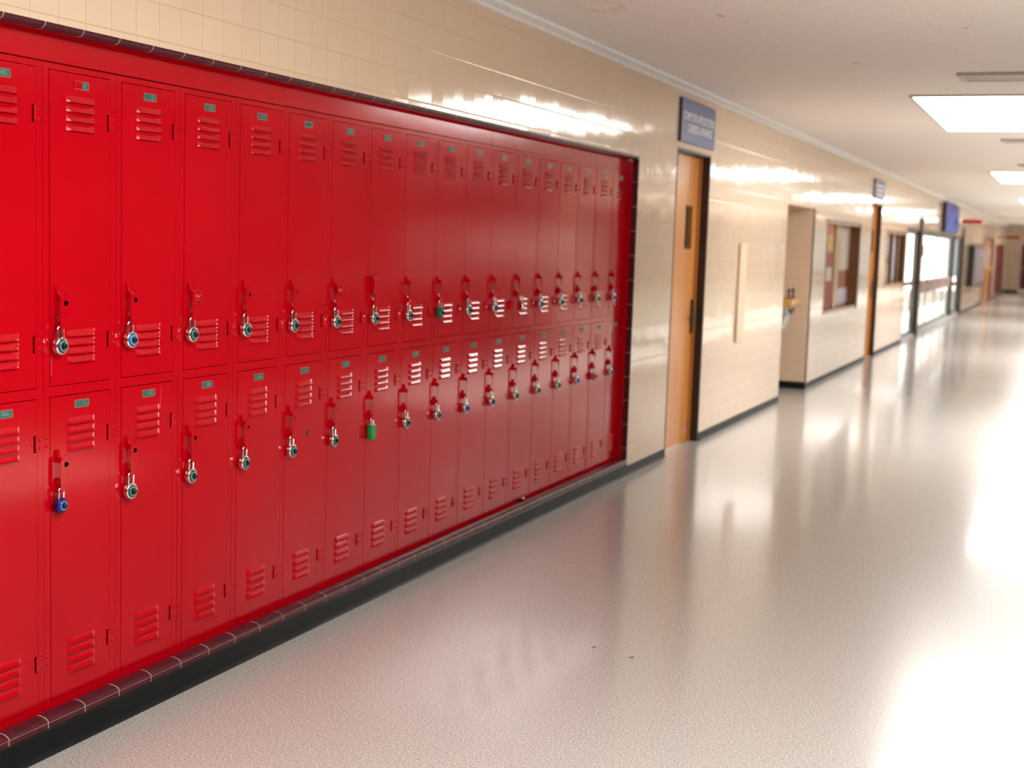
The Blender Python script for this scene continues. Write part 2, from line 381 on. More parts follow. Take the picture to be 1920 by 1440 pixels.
# outside
mb = MB().box(-40, -.9, 10, 90, -.16, -.04)
struct('ground_outside', mb, M['concrete'], 'bright pale pavement outside the glass entrance', 'ground')
struct('ground_outside_opposite', MB().box(XR + .4, 45, -10, 90, -.16, -.04), plain('ground darkened for reflections', (.022, .026, .018), .95, .3, 6), 'ground outside the opposite windows, darkened to dim locker reflections', 'ground')  # unseen ground coloured dark to cut its glare in the lockers
struct('wall_outside', MB().box(-5.4, -5.1, 10, 90, -.04, 4.2), plain('pale sun-catching wall', (.72, .70, .66), .8), 'pale building wall added behind the glass entrance to catch the sun', 'building wall')  # added wall, catches the sun so the entrance reads bright
struct('wall_outside_opposite', MB().box(15, 15.4, -5, 90, -.04, 5.5), plain('dark sky-blocking wall', (.028, .022, .016), .85, .3, 3), 'unseen dark building wall added across the other yard to block sky', 'building wall')  # added out of view, keeps the sky out of the locker reflections

# ------------------------------------------------------------------ lockers
K = 1.0065
zc = lambda z: 1.484 + (z - 1.484) * K
LY, LP, LW = 2.697, .3076, .2531                       # first door's left edge, pitch, door width
T_, M_, N_, B_ = zc(1.896), zc(1.030), zc(.998), zc(.130)
ZM, ZT, ZB = zc(1.014), 1.9165, .0785
SIDE = (LP - LW) / 2
def hood(mb, y0, y1, zt, h=.0185, out=.0080):
    nu, nv = 14, 5; v = []
    for j in range(nv + 1):
        t = j / nv; ins = 0
        for i in range(nu + 1):
            u = i / nu; u = .5 - .5 * math.cos(PI * u) if False else u
            y = y0 + ins + (y1 - y0 - 2 * ins) * u
            d = min(u, 1 - u) * (y1 - y0) / (.017 - .009 * t); e = math.sin(min(1, d) * PI / 2)
            v.append((out * e * (.30 * t + .70 * math.sin(t * PI / 2)) + .0002, y, zt - h * t))
    n = nu + 1
    mb.add(v, [(j * n + i, j * n + i + 1, (j + 1) * n + i + 1, (j + 1) * n + i) for j in range(nv) for i in range(nu)], 0, True)
LV = {'u': [[zc(1.835) - .0262 * k for k in range(4)], [zc(1.184) - .0250 * k for k in range(4)]],
      'l': [[zc(.934) - .0257 * k for k in range(4)], [zc(.292) - .0275 * k for k in range(4)]]}
ly0, ly1 = LW / 2 - .059, LW / 2 + .059
HZ = {'u': [(1.750, 1.795), (1.127, 1.172)], 'l': [(.852, .897), (.228, .273)]}
LZ = {'u': zc(1.190), 'l': zc(.732)}                   # foot of the latch
def disc(mb, x, y, z, r, h, n=14, m=0, dome=False):
    mb.lathe((x, y, z), [(r, 0), (r * .92, h * .7), (r * .55, h)] if dome else [(r, 0), (r, h)], 'x', n, m)

def make_locker(row):
    """local frame: x out of the door, y from the door's left edge, z is world height"""
    z0, z1 = (M_, T_) if row == 'u' else (B_, N_)
    c0, c1 = (ZM, ZT) if row == 'u' else (ZB, ZM)
    root = thing('locker', 'x', 'locker')
    # cabinet: face frame round the door opening and the case behind it
    g = .0020; y0, y1 = -SIDE + .0007, LW + SIDE - .0007; fx = -.0008
    mb = MB()
    mb.box(fx - .016, fx, y0, -g, c0, c1).box(fx - .016, fx, LW + g, y1, c0, c1)
    mb.box(fx - .016, fx, -g, LW + g, z1 + g, c1).box(fx - .016, fx, -g, LW + g, c0, z0 - g)
    mb.box(-.32, fx - .016, y0, y0 + .002, c0, c1).box(-.32, fx - .016, y1 - .002, y1, c0, c1).box(-.322, -.32, y0, y1, c0, c1)
    mb.box(-.32, fx - .016, y0 + .002, y1 - .002, c0, c0 + .002).box(-.32, fx - .016, y0 + .002, y1 - .002, c1 - .002, c1)
    mb.box(fx - .040, fx - .034, -g - .002, .012, z0, z1).box(fx - .040, fx - .034, LW - .012, LW + g + .002, z0, z1)
    for a, c in HZ[row]:
        for zz in (zc(a) + .011, zc(c) - .011): disc(mb, fx, -.0155, zz, .0046, .0036, 10, 0, True)
    mb.build('cabinet', M['red'], root)
    # door sheet with slots behind every louver
    mb = MB(); hs = [z for s in LV[row] for z in s]
    mb.quad((0, 0, z0), (0, ly0, z0), (0, ly0, z1), (0, 0, z1)); NT_ = .0135; mb.quad((0, ly1, z0), (0, LW - NT_, z0), (0, LW - NT_, z1), (0, ly1, z1))
    zz = z0
    for a, c in sorted(HZ[row]):
        a, c = zc(a) - .001, zc(c) + .001
        mb.quad((0, LW - NT_, zz), (0, LW, zz), (0, LW, a), (0, LW - NT_, a)); zz = c
        for q in (a, c): mb.quad((0, LW - NT_, q), (0, LW, q), (-.013, LW, q), (-.013, LW - NT_, q))
        mb.quad((0, LW - NT_, a), (0, LW - NT_, c), (-.013, LW - NT_, c), (-.013, LW - NT_, a))
    mb.quad((0, LW - NT_, zz), (0, LW, zz), (0, LW, z1), (0, LW - NT_, z1))
    zs = z1
    for z in hs:
        mb.quad((0, ly0, z), (0, ly1, z), (0, ly1, zs), (0, ly0, zs)); zs = z - .0185
    mb.quad((0, ly0, z0), (0, ly1, z0), (0, ly1, zs), (0, ly0, zs))
    d = -.013
    mb.quad((0, 0, z0), (0, 0, z1), (d, 0, z1), (d, 0, z0)).quad((0, LW, z0), (d, LW, z0), (d, LW, z1), (0, LW, z1))
    mb.quad((0, 0, z1), (0, LW, z1), (d, LW, z1), (d, 0, z1)).quad((0, 0, z0), (d, 0, z0), (d, LW, z0), (0, LW, z0))
    door = mb.build('door', M['red'], root)
    for s in LV[row]:
        for z in s:
            mb = MB(); hood(mb, ly0, ly1, z); mb.build('louver', M['red'], door)
    # number plate: worn rim, green field, two pins
    pz = (zc(1.8665) if row == 'u' else zc(.971)); pw, ph = .031, .0118; yc = LW / 2 + .003
    def rr(w, h, r): return [(yc + sx * (w - r) + r * math.cos(a), pz + sz * (h - r) + r * math.sin(a)) for sx, sz, b in ((1, 1, 0), (-1, 1, 90), (-1, -1, 180), (1, -1, 270)) for a in [math.radians(b + q) for q in (0, 30, 60, 90)]]
    mb = MB().prism(rr(pw, ph, .005), 'x', .0001, .0016, 0); mb.prism(rr(pw - .0028, ph - .0028, .004), 'x', .001, .0019, 1)
    for s in (-1, 1): disc(mb, .0018, yc + s * (pw - .006), pz, .0016, .001, 8, 0)
    mb.build('number_plate', [M['plate_rim'], M['teal_plate']], door)
    # latch: base plate, upper and lower brackets, lift bar between them
    b = LZ[row]; yl = .024
    mb = MB()
    up_ = [(0, b + .082), (.0225, b + .082), (.0225, b + .089), (.019, b + .094), (.0115, b + .0985), (.008, b + .104), (.0065, b + .117), (0, b + .119)]
    lo_ = [(0, b + .0125), (.0225, b + .0125), (.0205, b + .0185), (.012, b + .0215), (.009, b + .026), (.0065, b + .036), (0, b + .038)]
    mb.box(0, .0118, yl - .006, yl + .006, b - .004, b + .0125).box(.0206, .0225, yl - .006, yl + .006, b - .002, b + .0125).box(.0118, .0206, yl - .006, yl + .006, b - .003, b + .0030)
    mb.prism(up_, 'y', yl - .006, yl + .006); mb.prism(lo_, 'y', yl - .006, yl + .006)
    mb.box(.0205, .0222, yl - .0075, yl + .0075, b + .0126, b + .088)
    mb.build('latch', M['red'], door)
    h = b + .070
    mb = MB(); disc(mb, .0001, .064, h, .0078, .0006, 18); mb.box(.0001, .0006, .064, .0745, h - .0032, h + .0032)
    mb.build('lock_hole', M['hole'], door)
    mb = MB()
    for s in (-1, 1): disc(mb, .0001, .064, h + s * .0283, .0019, .0005, 8)
    mb.build('rivet_hole', M['hole'], door)
    for a, c in HZ[row]:
        a, c = zc(a), zc(c)
        mb = MB().lathe((.0004, LW - .0042, a), [(.0036, 0), (.0036, c - a)], 'z', 12)
        mb.box(-.0008, .0018, LW - .0015, LW + .024, a + .003, c - .003)
        for yy in (LW + .009,):
            for zz in (a + .011, c - .011): disc(mb, .0015, yy, zz, .0046, .0036, 10, 0, True)
        disc(mb, .0, LW - .020, (a + c) / 2, .0034, .0026, 10, 0, True)
        mb.build('hinge', M['red'], root)
    return root

# what hangs from each latch: (body, dial) for columns 1..17, upper then lower
UP = {c: 'black' for c in range(1, 18)}; UP[2] = 'blue'; UP[9] = 'green'; UP[12] = 'side'; UP[17] = 'navy'
LO = {c: 'black' for c in range(1, 18)}; LO[1] = 'violet'; LO[7] = 'jacket'; LO[10] = 'navy'; LO[15] = 'navy'; LO[16] = 'pink'
LOCK_WORDS = {'black': 'silver padlock', 'blue': 'bright blue dial padlock', 'green': 'green padlock', 'side': 'padlock turned edge-on', 'navy': 'navy dial padlock',
              'violet': 'violet padlock', 'jacket': 'green rectangular padlock', 'pink': 'pink padlock'}
M['scratch'] = plain('scuffed pale red', (.62, .085, .075), .6)
SCRATCH = {('l', 2): [(.196, zc(.985)), (.192, zc(.965)), (.189, zc(.94)), (.190, zc(.915))], ('u', 0): [(.166, zc(1.155)), (.163, zc(1.135)), (.154, zc(1.113)), (.143, zc(1.095))], ('u', 1): [(.002, zc(1.11)), (.004, zc(1.09)), (.004, zc(1.06))]}
protos = {'u': make_locker('u'), 'l': make_locker('l')}
for row, locks in (('u', UP), ('l', LO)):
    for c in range(18):
        r = protos[row] if c == 0 else copy_tree(protos[row])
        r.location = (XD, LY + LP * c, 0)
        rng = random.Random(c * 7 + (row == 'l'))
        r.rotation_euler = (0, 0, rng.uniform(-.0022, .0022) + (.0030 if c >= 14 else 0))
        rw = 'upper' if row == 'u' else 'lower'
        place = {0: 'cut off by the photo\'s left edge', 17: 'last at the right end of its row'}.get(c, f'{ORD[c]} from left')
        hang = '' if c == 0 else f', {LOCK_WORDS[locks[c]]}'
        extra = {('u', 3): ' and red rosette', ('u', 6): ' and red knob', ('u', 7): ' and cover plate', ('l', 5): ' and dark mark'}.get((row, c), '')
        tag(r, f'{rw}-row red locker {place}{hang}{extra}', 'locker', f'{rw} row of red lockers')
        door = [k for k in r.children if k.name.startswith('door')][0]
        num = link('number', None if False else text_mesh(str(1035 + 2 * c + (row == 'l')), .0155, 'number', .0004, .0002), door, (.0021, LW / 2 + .003, zc(1.8665) if row == 'u' else zc(.971)))
        num.data.materials.append(M['digit'])
        h = LZ[row] + .070
        if (row, c) in (('u', 3), ('u', 6)):
            for k in list(door.children):
                if k.name.startswith(('lock_hole', 'rivet_hole')): bpy.data.objects.remove(k)
            mb = MB(); mb.lathe((0, .068, h), [(.022, 0), (.0215, .003), (.014, .007), (.0115, .015), (.007, .018)], 'x', 20)
            for q in range(7):
                a = 2 * PI * q / 7; disc(mb, .002, .068 + .0225 * math.cos(a), h + .0225 * math.sin(a), .0058, .0045, 10, 0, True)
            disc(mb, .0, .060, h - .040, .0035, .002, 8, 0, True)
            tag(mb.build('lock_rosette', M['red'], door), 'scalloped red rosette')
        if (row, c) == ('u', 1):
            mb = MB().rbox(.0010, .0028, LW / 2 - .030, LW / 2 + .004, zc(1.8665) - .0105, zc(1.8665) + .0105, .0006)
            tag(mb.build('paint_smear', M['red'], door), 'red paint over half the number plate')
        if (row, c) == ('u', 7):
            mb = MB().rbox(.0, .0228, .008, .042, h - .018, h + .054, .003)
            tag(mb.build('latch_cover', M['red'], door), 'boxy red cover over the latch')
        if (row, c) == ('l', 5):
            mb = MB().add([(.0006, .155 + .011 * math.cos(a) * q, zc(.735) + .013 * math.sin(a) * q) for a, q in [(2 * PI * i / 9, (1, .8, 1.1, .7, 1, .9, 1.15, .75, .95)[i]) for i in range(9)]], [tuple(range(9))])
            tag(mb.build('chipped_patch', M['blackish'], door), 'small dark chipped patch')

        for key, pts in SCRATCH.items():
            if key != (row, c): continue
            mb = MB(); q = len(pts)
            mb.add([(.0004, y + e, z) for e in (-.0009, .0009) for y, z in pts], [(i, i + 1, q + i + 1, q + i) for i in range(q - 1)])
            tag(mb.build('scratch', M['scratch'], door, recalc=False), 'thin pale scratch')

# padlocks
def make_padlock(body, dial, ticks=True):
    """origin at the dial centre; the dial faces +x"""
    root = thing('padlock', 'x', 'padlock'); R = .0245
    mb = MB().lathe((0, 0, 0), [(R - .004, -.020), (R - .001, -.0185), (R, -.016), (R, -.003), (R - .0012, -.0008), (R - .005, .0002), (R - .0056, -.0006)], 'x', 36)
    b = mb.build('lock_body', body, root)
    mb = MB().lathe((0, 0, 0), [(R - .0062, -.001), (R - .0064, .0024), (R - .0095, .0036)], 'x', 32)
    for q in range(20):
        a = 2 * PI * q / 20; w = .0012 if q % 2 else .0022; r1 = .0180; r0 = .0140 if q % 2 else .0112
        ca, sa = math.cos(a), math.sin(a)
        mb.add([(.0033 if False else .00385, r * ca - t * sa, r * sa + t * ca) for r, t in ((r0, -w / 2), (r1 - .003, -w / 2), (r1 - .003, w / 2), (r0, w / 2))], [(0, 1, 2, 3)], 1)
    d = mb.build('dial', [dial, M['tick']], root)
    mb = MB().lathe((0, 0, 0), [(.0098, .0034), (.0094, .0055), (.0076, .0062), (.0070, .0105), (.0058, .0116)], 'x', 18, smooth=False)
    mb.build('dial_knob', M['knob'], d)
    s = .0112; pts = [(-.010, -s, .016), (-.010, -s, .044)] + [(-.010, -s * math.cos(math.radians(k)), .044 + s * math.sin(math.radians(k))) for k in range(15, 180, 15)] + [(-.010, s, .044), (-.010, s, .016)]
    MB().tube(pts, .0036, 10).build('shackle', M['chrome'], root)
    return root
def make_jacket():
    root = thing('padlock', 'x', 'padlock')
    mb = MB().rbox(-.022, .002, -.021, .021, -.034, .026, .005); mb.build('lock_body', M['green_lock'], root)
    MB().rbox(-.020, 0, -.0195, .0195, .0255, .0285, .001).build('top_plate', M['steel'], root)
    MB().lathe((-.010, 0, -.0345), [(.006, 0), (.006, .002)], 'z', 12).build('keyway', M['brass'], root)
    s = .0105; pts = [(-.010, -s, .026), (-.010, -s, .044)] + [(-.010, -s * math.cos(math.radians(k)), .044 + s * math.sin(math.radians(k))) for k in range(15, 180, 15)] + [(-.010, s, .044), (-.010, s, .026)]
    MB().tube(pts, .0036, 10).build('shackle', M['chrome'], root)
    return root
KIND = {'black': (M['chrome'], M['dial']), 'blue': (M['chrome'], M['dial_blue']), 'side': (M['chrome'], M['dial']), 'navy': (M['chrome'], M['dial_navy']),
        'green': (M['green_met'], M['dial']), 'violet': (M['violet'], M['dial_navy']), 'pink': (M['pink_lock'], M['pink_lock'])}
lp = {}
for row, locks in (('u', UP), ('l', LO)):
    for c, k in locks.items():
        if k not in lp: o = lp[k] = make_jacket() if k == 'jacket' else make_padlock(*KIND[k])
        else: o = copy_tree(lp[k])
        rng = random.Random(c * 13 + 5 * (row == 'l'))
        o.location = (XD + .0265, LY + LP * c + .021, LZ[row] - .0475 + (.008 if k == 'violet' else 0))
        o.rotation_euler = (rng.uniform(-.05, .05), 0, rng.uniform(-.08, .04))
        if k == 'side': o.rotation_euler = (0, 0, 1.0); o.location.x += .014
        if k == 'violet': o.scale = (.9, .9, .9)
        rw = 'upper' if row == 'u' else 'lower'
        desc = {'black': 'round silver padlock with black dial', 'blue': 'silver padlock with bright blue dial', 'side': 'silver padlock turned edge-on', 'navy': 'silver padlock with navy dial',
                'green': 'round green padlock', 'violet': 'violet padlock with blue dial', 'jacket': 'rectangular green jacketed padlock', 'pink': 'round pink padlock'}[k]
        where = 'last locker at right end of' if c == 17 else f'{ORD[c]} locker from left in'
        tag(o, f'{desc} on {where} {rw} row', 'padlock', f'padlocks on the {rw} row')
# broken clip at the foot of a lower locker
Y = 6.56
t = thing('latch_clip', 'small dark clip sticking out at foot of a lower locker above the ledge', 'clip', (XD - .003, Y, .1085))
MB().rbox(0, .03, -.012, .012, 0, .012, .003).build('clip_body', M['blackish'], t)
MB().lathe((.022, 0, .012), [(.007, 0), (.006, .006), (.002, .009)], 'z', 12).build('pin', M['brass'], t)

# filler panels over the lockers and the return at the end
cuts = [LY - SIDE, LY - SIDE + 5 * LP, LY - SIDE + 11 * LP, LY - SIDE + 17 * LP, LY - SIDE + 18 * LP]
for i in range(4):
    mb = MB().rbox(XD - .016, XD - .002, cuts[i] + .0006, cuts[i + 1] - .0006, ZT + .0045, RT - .0065, .001)
    mb.box(XD - .018, XD - .012, cuts[i] + .001, cuts[i + 1] - .001, ZT - .002 + .0025, ZT + .006)
    tag(mb.build('filler_panel', M['red']), ['long red filler strip over the five leftmost lockers', 'long red filler strip over the sixth to eleventh lockers from left',
        'long red filler strip over the twelfth to seventeenth lockers', 'short red filler strip over the last locker at right'][i], 'filler panel', 'red filler strips above the lockers')
ye = LY - SIDE + 18 * LP
mb = MB().box(XD - .006, -.0365, ye + .0008, R1 - .0005, ZB + .002, RT - .032)
tag(mb.build('end_return', M['red']), 'narrow red upright closing the right end of the lockers', 'filler panel')

# ------------------------------------------------------------------ wooden doors
def wood_door(name, D, label, lever=True):
    y0, y1, zt = D; t = thing(name, label, 'door', (0, y0, 0), kind='structure'); w = y1 - y0
    fr = MB().box(WT, .003, 0, .012, 0, zt).box(WT, .003, w - .030, w, 0, zt).box(WT, .003, 0.012, w - .030, zt - .018, zt)
    fr.build('door_frame', M['dark_frame'], t)
    MB().box(-.128, -.052, w - .062, w - .030, 0, zt - .018).box(-.128, -.100, .012, .03, 0, zt - .018).build('door_stop', M['jamb_wood'], t)
    X = -.070; a, b = .030, w - .062
    s0, s1, q0, q1 = .60 * w, .60 * w + .145, 1.455, 1.745
    mb = MB().box(X - .04, X, a, s0, .008, zt - .022).box(X - .04, X, s1, b, .008, zt - .022).box(X - .04, X, s0, s1, .008, q0).box(X - .04, X, s0, s1, q1, zt - .022)
    leaf = mb.build('door_leaf', M['door_wood'], t)
    MB().box(X - .03, X - .022, s0, s1, q0, q1).build('vision_pane', M['blackish'], leaf)
    mb = MB().box(X - .002, X + .003, s0 - .012, s0, q0 - .012, q1 + .012).box(X - .002, X + .003, s1, s1 + .012, q0 - .012, q1 + .012).box(X - .002, X + .003, s0, s1, q0 - .012, q0).box(X - .002, X + .003, s0, s1, q1, q1 + .012)
    mb.build('pane_bead', M['dark_frame'], leaf)
    mb = MB().rbox(X, X + .012, b - .060, b - .012, .82, 1.07, .003)
    mb.lathe((X + .012, b - .036, .955), [(.013, 0), (.012, .02)], 'x', 14); mb.rbox(X + .026, X + .042, b - .15, b - .028, .946, .964, .005)
    mb.build('door_handle', M['dark_frame'], leaf)
    MB().box(-.052, -.049, w - .050, w - .040, .90, .98).build('strike_plate', M['brass'], t)
    return t, leaf, X, b
t, leaf, X, b = wood_door('door_1', D1, 'honey oak door with slit window beside the lockers')
st = thing('sticker', 'small pink and white sticker near foot of the nearest oak door', 'sticker', (X + .0008, D1[0] + b - .06, .105))
MB().rbox(-.0006, .0008, -.032, .032, -.034, .034, .0003).build('sticker_sheet', M['paper_white'], st)
MB().box(.0008, .0014, -.026, .026, .0, .03).box(.0008, .0013, -.026, .02, -.028, -.008).build('print', M['paper_pink'], st)
wood_door('door_2', D2, 'second oak door with slit window past the display case')
# signs over them
def wall_sign(y0, y1, z0, z1, label, lines, th=.018):
    s = thing('wall_sign', label, 'sign', (0.0005, (y0 + y1) / 2, (z0 + z1) / 2)); hw, hh = (y1 - y0) / 2, (z1 - z0) / 2
    MB().box(0, th - .002, -hw, hw, -hh, hh).box(th - .002, th, -hw + .004, hw, -hh, hh - .003, 1).build('board', [M['dark_edge'], M['blue_sign']], s)
    for tx, dy, dz, sz, wmax in lines:
        me = text_mesh(tx, sz, 'lettering', .0008, .0022); w_ = max(v.co.y for v in me.vertices) - min(v.co.y for v in me.vertices)
        me.transform(Matrix.Diagonal((1, wmax / w_, 1, 1))); me.materials.append(M['white_letter']); link('lettering', me, s, (th + .0006, dy, dz))
    return s
wall_sign(9.075, 9.995, 2.176, 2.468, 'blue sign with two lines of white capitals over the nearest oak door', [('COMPUTER APPLICATIONS', .0, .030, .075, .84), ('CAREERS & FINANCE', .03, -.047, .075, .66)])
s2 = wall_sign(18.62, 19.60, 2.165, 2.425, 'blue sign with faint pale lines over the second oak door', [])
for k in range(3): MB().box(.018, .0188, -.36 + .05 * k, .36 - .05 * k, .035 - .06 * k, .062 - .06 * k).build('line_of_lettering', M['white_letter'], s2)
# narrow cream panel on the wall
t = thing('wall_mounted_panel', 'tall narrow cream panel on the tile wall right of the nearest oak door', 'wall panel', (0.0005, 11.02, .69))
MB().rbox(0, .020, 0, .24, 0, .81, .004).build('panel_face', plain('cream painted metal', (.62, .475, .32), .35), t)
MB().box(0, .0225, .018, .222, .02, .024).box(0, .0225, .018, .222, .786, .79).build('panel_edge', plain('cream painted metal edge', (.56, .43, .28), .4), t)

# ------------------------------------------------------------------ drinking fountain in the alcove
t = thing('drinking_fountain', 'wall-mounted drinking fountain with tan basin in the tiled alcove', 'drinking fountain', (WT - .55, 13.90, 0))
px = lambda X: X - (WT - .55)
mb = MB(); pr = [(px(WT - .549), .90), (px(-.10), .885), (px(-.06), .90), (px(-.045), .955), (px(-.06), .965), (px(-.075), .958), (px(-.10), .925), (px(-.50), .935), (px(-.52), .975), (px(WT - .549), .985)]
mb.prism(pr, 'y', -.24, .24, 0, False)
mb.rbox(px(-.5), px(-.045), -.25, -.225, .885, .967, .004).rbox(px(-.5), px(-.045), .225, .25, .885, .967, .004); mb.build('basin', M['tan_basin'], t)
mb = MB().prism([(px(WT - .549), .56), (px(-.30), .57), (px(-.13), .65), (px(-.085), .79), (px(-.10), .884), (px(WT - .549), .884)], 'y', -.36, -.06); mb.build('lower_shroud', M['steel'], t)
for yy in (-.10, .12):
    MB().lathe((px(-.11), yy, .945), [(.022, 0), (.02, .02), (.012, .03), (.011, .085), (.018, .092), (.016, .115)], 'z', 14).build('bubbler', M['dark_frame'], t)
mb = MB().tube([(px(-.09), -.12 + .02 * i, .86 - .05 * math.sin(PI * i / 11)) for i in range(12)], .010, 8); mb.build('drain_loop', M['dark_frame'], t)
MB().lathe((px(-.20), -.36, .74), [(.03, -.004), (.028, -.02), (.01, -.028)], 'y', 16).build('push_button', M['chrome'], t)

# ------------------------------------------------------------------ display cases
def display_case(C, label, depth=.16, mull=(), pane=True):
    y0, y1, z0, z1 = C; t = thing('display_case', label, 'display case', (0, y0, z0)); w, h = y1 - y0, z1 - z0; f = .035
    mb = MB().box(-depth, .004, 0, f, 0, h).box(-depth, .004, w - f, w, 0, h).box(-depth, .004, f, w - f, 0, f).box(-depth, .004, f, w - f, h - f, h); mb.build('case_frame', M['case_wood'], t)
    mb = MB().box(.004, .010, w - .10, w + .02, -.01, h + .01).box(.004, .010, 0, w - .10, h - .006, h + .01); mb.build('edge_strip', M['dark_frame'], t)
    MB().box(-depth - .01, -depth, 0, w, 0, h).build('back_board', M['cork'], t)
    for m in mull: MB().box(-.05, -.01, m - .025, m + .025, f, h - f).build('mullion', M['brown_frame'], t)
    if pane: MB().box(-.032, -.028, f, w - f, f, h - f).build('glass_pane', M['glass'], t)
    return t
def notice(y0, y1, z0, z1, X, m, label, name='notice'):
    mb = MB(); n = 6                                                   # a sheet that curls a little at its free edges
    v = [(X + .0015 + .006 * (abs(2 * i / n - 1) ** 3), y0 + (y1 - y0) * i / n, z) for z in (z0, z1) for i in range(n + 1)]
    v += [(p[0] + .0008, p[1], p[2]) for p in v]; q = n + 1
    mb.add(v, [(i, i + 1, q + i + 1, q + i) for i in range(n)] + [(2 * q + i, 3 * q + i, 3 * q + i + 1, 2 * q + i + 1) for i in range(n)])
    return tag(mb.build(name, m, recalc=False), label, 'notice', 'notices in the display cases')
t = display_case(C1, 'wood framed display case of notices between alcove and second oak door', .12, pane=False)
MB().box(-.119, -.095, 1.22, 1.52, .035, C1[3] - C1[2] - .035).build('divider_post', wood('tan oak', (.40, .25, .11), (.48, .31, .15)), t)
a = C1[0]
for y0, y1, z0, z1, X, m, lb in ((.30, .68, .895, .985, -.045, 'paper_pink', 'salmon sheet at top left of the nearer display case'), (.30, .68, .70, .885, -.045, 'paper_yellow', 'yellow sheet under the salmon sheet in the nearer display case'),
    (.30, .68, .52, .69, -.045, 'paper_red', 'red sheet below the yellow sheet in the nearer display case'), (.30, .68, .37, .51, -.045, 'paper_white', 'pale sheet between two red sheets in the nearer display case'),
    (.30, .68, .06, .36, -.045, 'paper_red', 'red sheet at bottom left of the nearer display case'), (1.60, 2.40, .48, .99, -.118, 'paper_white', 'large pale sheet in the nearer display case'),
    (1.58, 2.40, .26, .46, -.118, 'paper_rust', 'rust coloured sheet under the large pale sheet'), (1.58, 2.40, .05, .24, -.118, 'paper_lilac', 'lilac sheet along the foot of the nearer display case')):
    notice(a + y0, a + y1, C1[2] + z0, C1[2] + z1, X, M[m], lb)
display_case(C2, 'brown framed display case near the bright glass entrance', .10, mull=(.78, 1.5))
a = C2[0]
for y0, y1, z0, z1, m, lb in ((.10, .62, .42, .74, 'paper_lilac', 'sheet tinted like lilac glare at upper left of the farther display case'), (.12, .66, .06, .34, 'paper_white', 'pale sheet at lower left of the farther display case'), (.85, 1.4, .1, .7, 'paper_lilac', 'tall sheet tinted like lilac glare in middle of the farther display case')):
    notice(a + y0, a + y1, C2[2] + z0, C2[2] + z1, -.046, M[m], lb)  # lilac of these sheets imitates daylight glare on the case glass

# ------------------------------------------------------------------ glass entrance
t = thing('door_4', 'bank of sunlit glass entrance doors in bronze frame', 'glass doors', (0, S0, 0), kind='structure'); w = S1 - S0
mb = MB().box(-.10, .03, 24.68 - S0, 24.98 - S0, 0, 2.06).box(-.10, .03, 34.05 - S0, 34.40 - S0, 0, 2.06).box(-.10, .0, 0, .06, 0, ST).box(-.10, .002, 31.9 - S0, 32.05 - S0, 0, ST)
mb.box(-.10, .0, 0, w, ST - .05, ST); mb.build('entrance_frame', plain('very dark bronze frame', (.035, .014, .009), .45, spec=.3), t)
MB().box(-.14, .01, 25.0 - S0, 34.05 - S0, 0, .075).box(-.14, .0, .06, 24.68 - S0, 0, .05).build('sill', plain('pale grey stone sill', (.55, .53, .55), .35), t)
edges = [25.0, 26.75, 28.5, 30.2, 31.9]
def glazed(y0, y1, zb, name):
    mb = MB(); f = .04
    mb.box(-.065, -.045, y0, y0 + f, zb, ST - .05).box(-.065, -.045, y1 - f, y1, zb, ST - .05).box(-.065, -.045, y0 + f, y1 - f, zb, zb + .06).box(-.065, -.045, y0 + f, y1 - f, ST - .10, ST - .05)
    lf = mb.build(name, M['alu'], t)
    MB().box(-.057, -.053, y0 + f, y1 - f, zb + .06, ST - .10).build('glass_pane', M['glass'], lf)
    return lf
for a, b_ in zip(edges, edges[1:]):
    lf = glazed(a - S0 + .005, b_ - S0 - .005, .078, 'door_leaf')
    MB().box(-.062, -.03, a - S0 + .055, b_ - S0 - .055, .72, .96).build('mid_panel', M['red_panel'], lf)
    MB().tube([(-.02, a - S0 + .10, .86), (.005, a - S0 + .12, .86), (.005, b_ - S0 - .12, .86), (-.02, b_ - S0 - .10, .86)], .012, 8).build('push_bar', M['alu'], lf)
lf = glazed(.065, 24.68 - S0 - .005, .05, 'side_light'); MB().box(-.07, -.03, .11, 24.62 - S0, .90, .97).build('mid_rail', M['brown_frame'], lf)
lf = glazed(32.055 - S0, 34.05 - S0 - .005, .078, 'side_light'); MB().box(-.07, -.03, 32.1 - S0, 34.0 - S0, .72, .80).build('mid_rail', M['brown_frame'], lf)
notice(25.08, 25.75, 1.38, 1.60, -.03, M['paper_red'], 'dark red notice on the glass entrance beside the near bronze post', 'door_notice')
# opposite openings
for nm, R_, lb in (('window_1', RW, 'tall sunlit window in the wall opposite the nearest oak door'), ('window_2', RN, 'tall sunlit window in the wall opposite the leftmost lockers')):
    t = thing(nm, lb, 'window', (XR, R_[0], R_[2]), kind='structure'); w, h = R_[1] - R_[0], R_[3] - R_[2]
    mb = MB()
    for k in range(5): yk = (w - .06) * k / 4; mb.box(.04, .08, yk, yk + .06, 0, h)
    mb.box(.02, .08, 0, w, 0, .05).box(.02, .08, 0, w, h - .05, h).box(-.03, .13, 0, w, -.03, 0); mb.build('window_frame', M['alu'], t)
    MB().box(.048, .052, .03, w - .03, .03, h - .03).build('glass_pane', M['glass'], t)
t = thing('door_5', 'glass doors in the wall opposite the bright entrance', 'glass doors', (XR, RD[0], 0), kind='structure'); w, h = RD[1] - RD[0], RD[2]
mb = MB()
for k in range(25): yk = (w - .06) * k / 24; mb.box(.04, .08, yk, yk + .06, 0, h)
mb.box(.02, .08, 0, w, 0, .12).box(.02, .08, 0, w, h - .06, h); mb.build('entrance_frame', M['alu'], t)
MB().box(.048, .052, .04, w - .04, .1, h - .05).build('glass_pane', M['glass'], t)

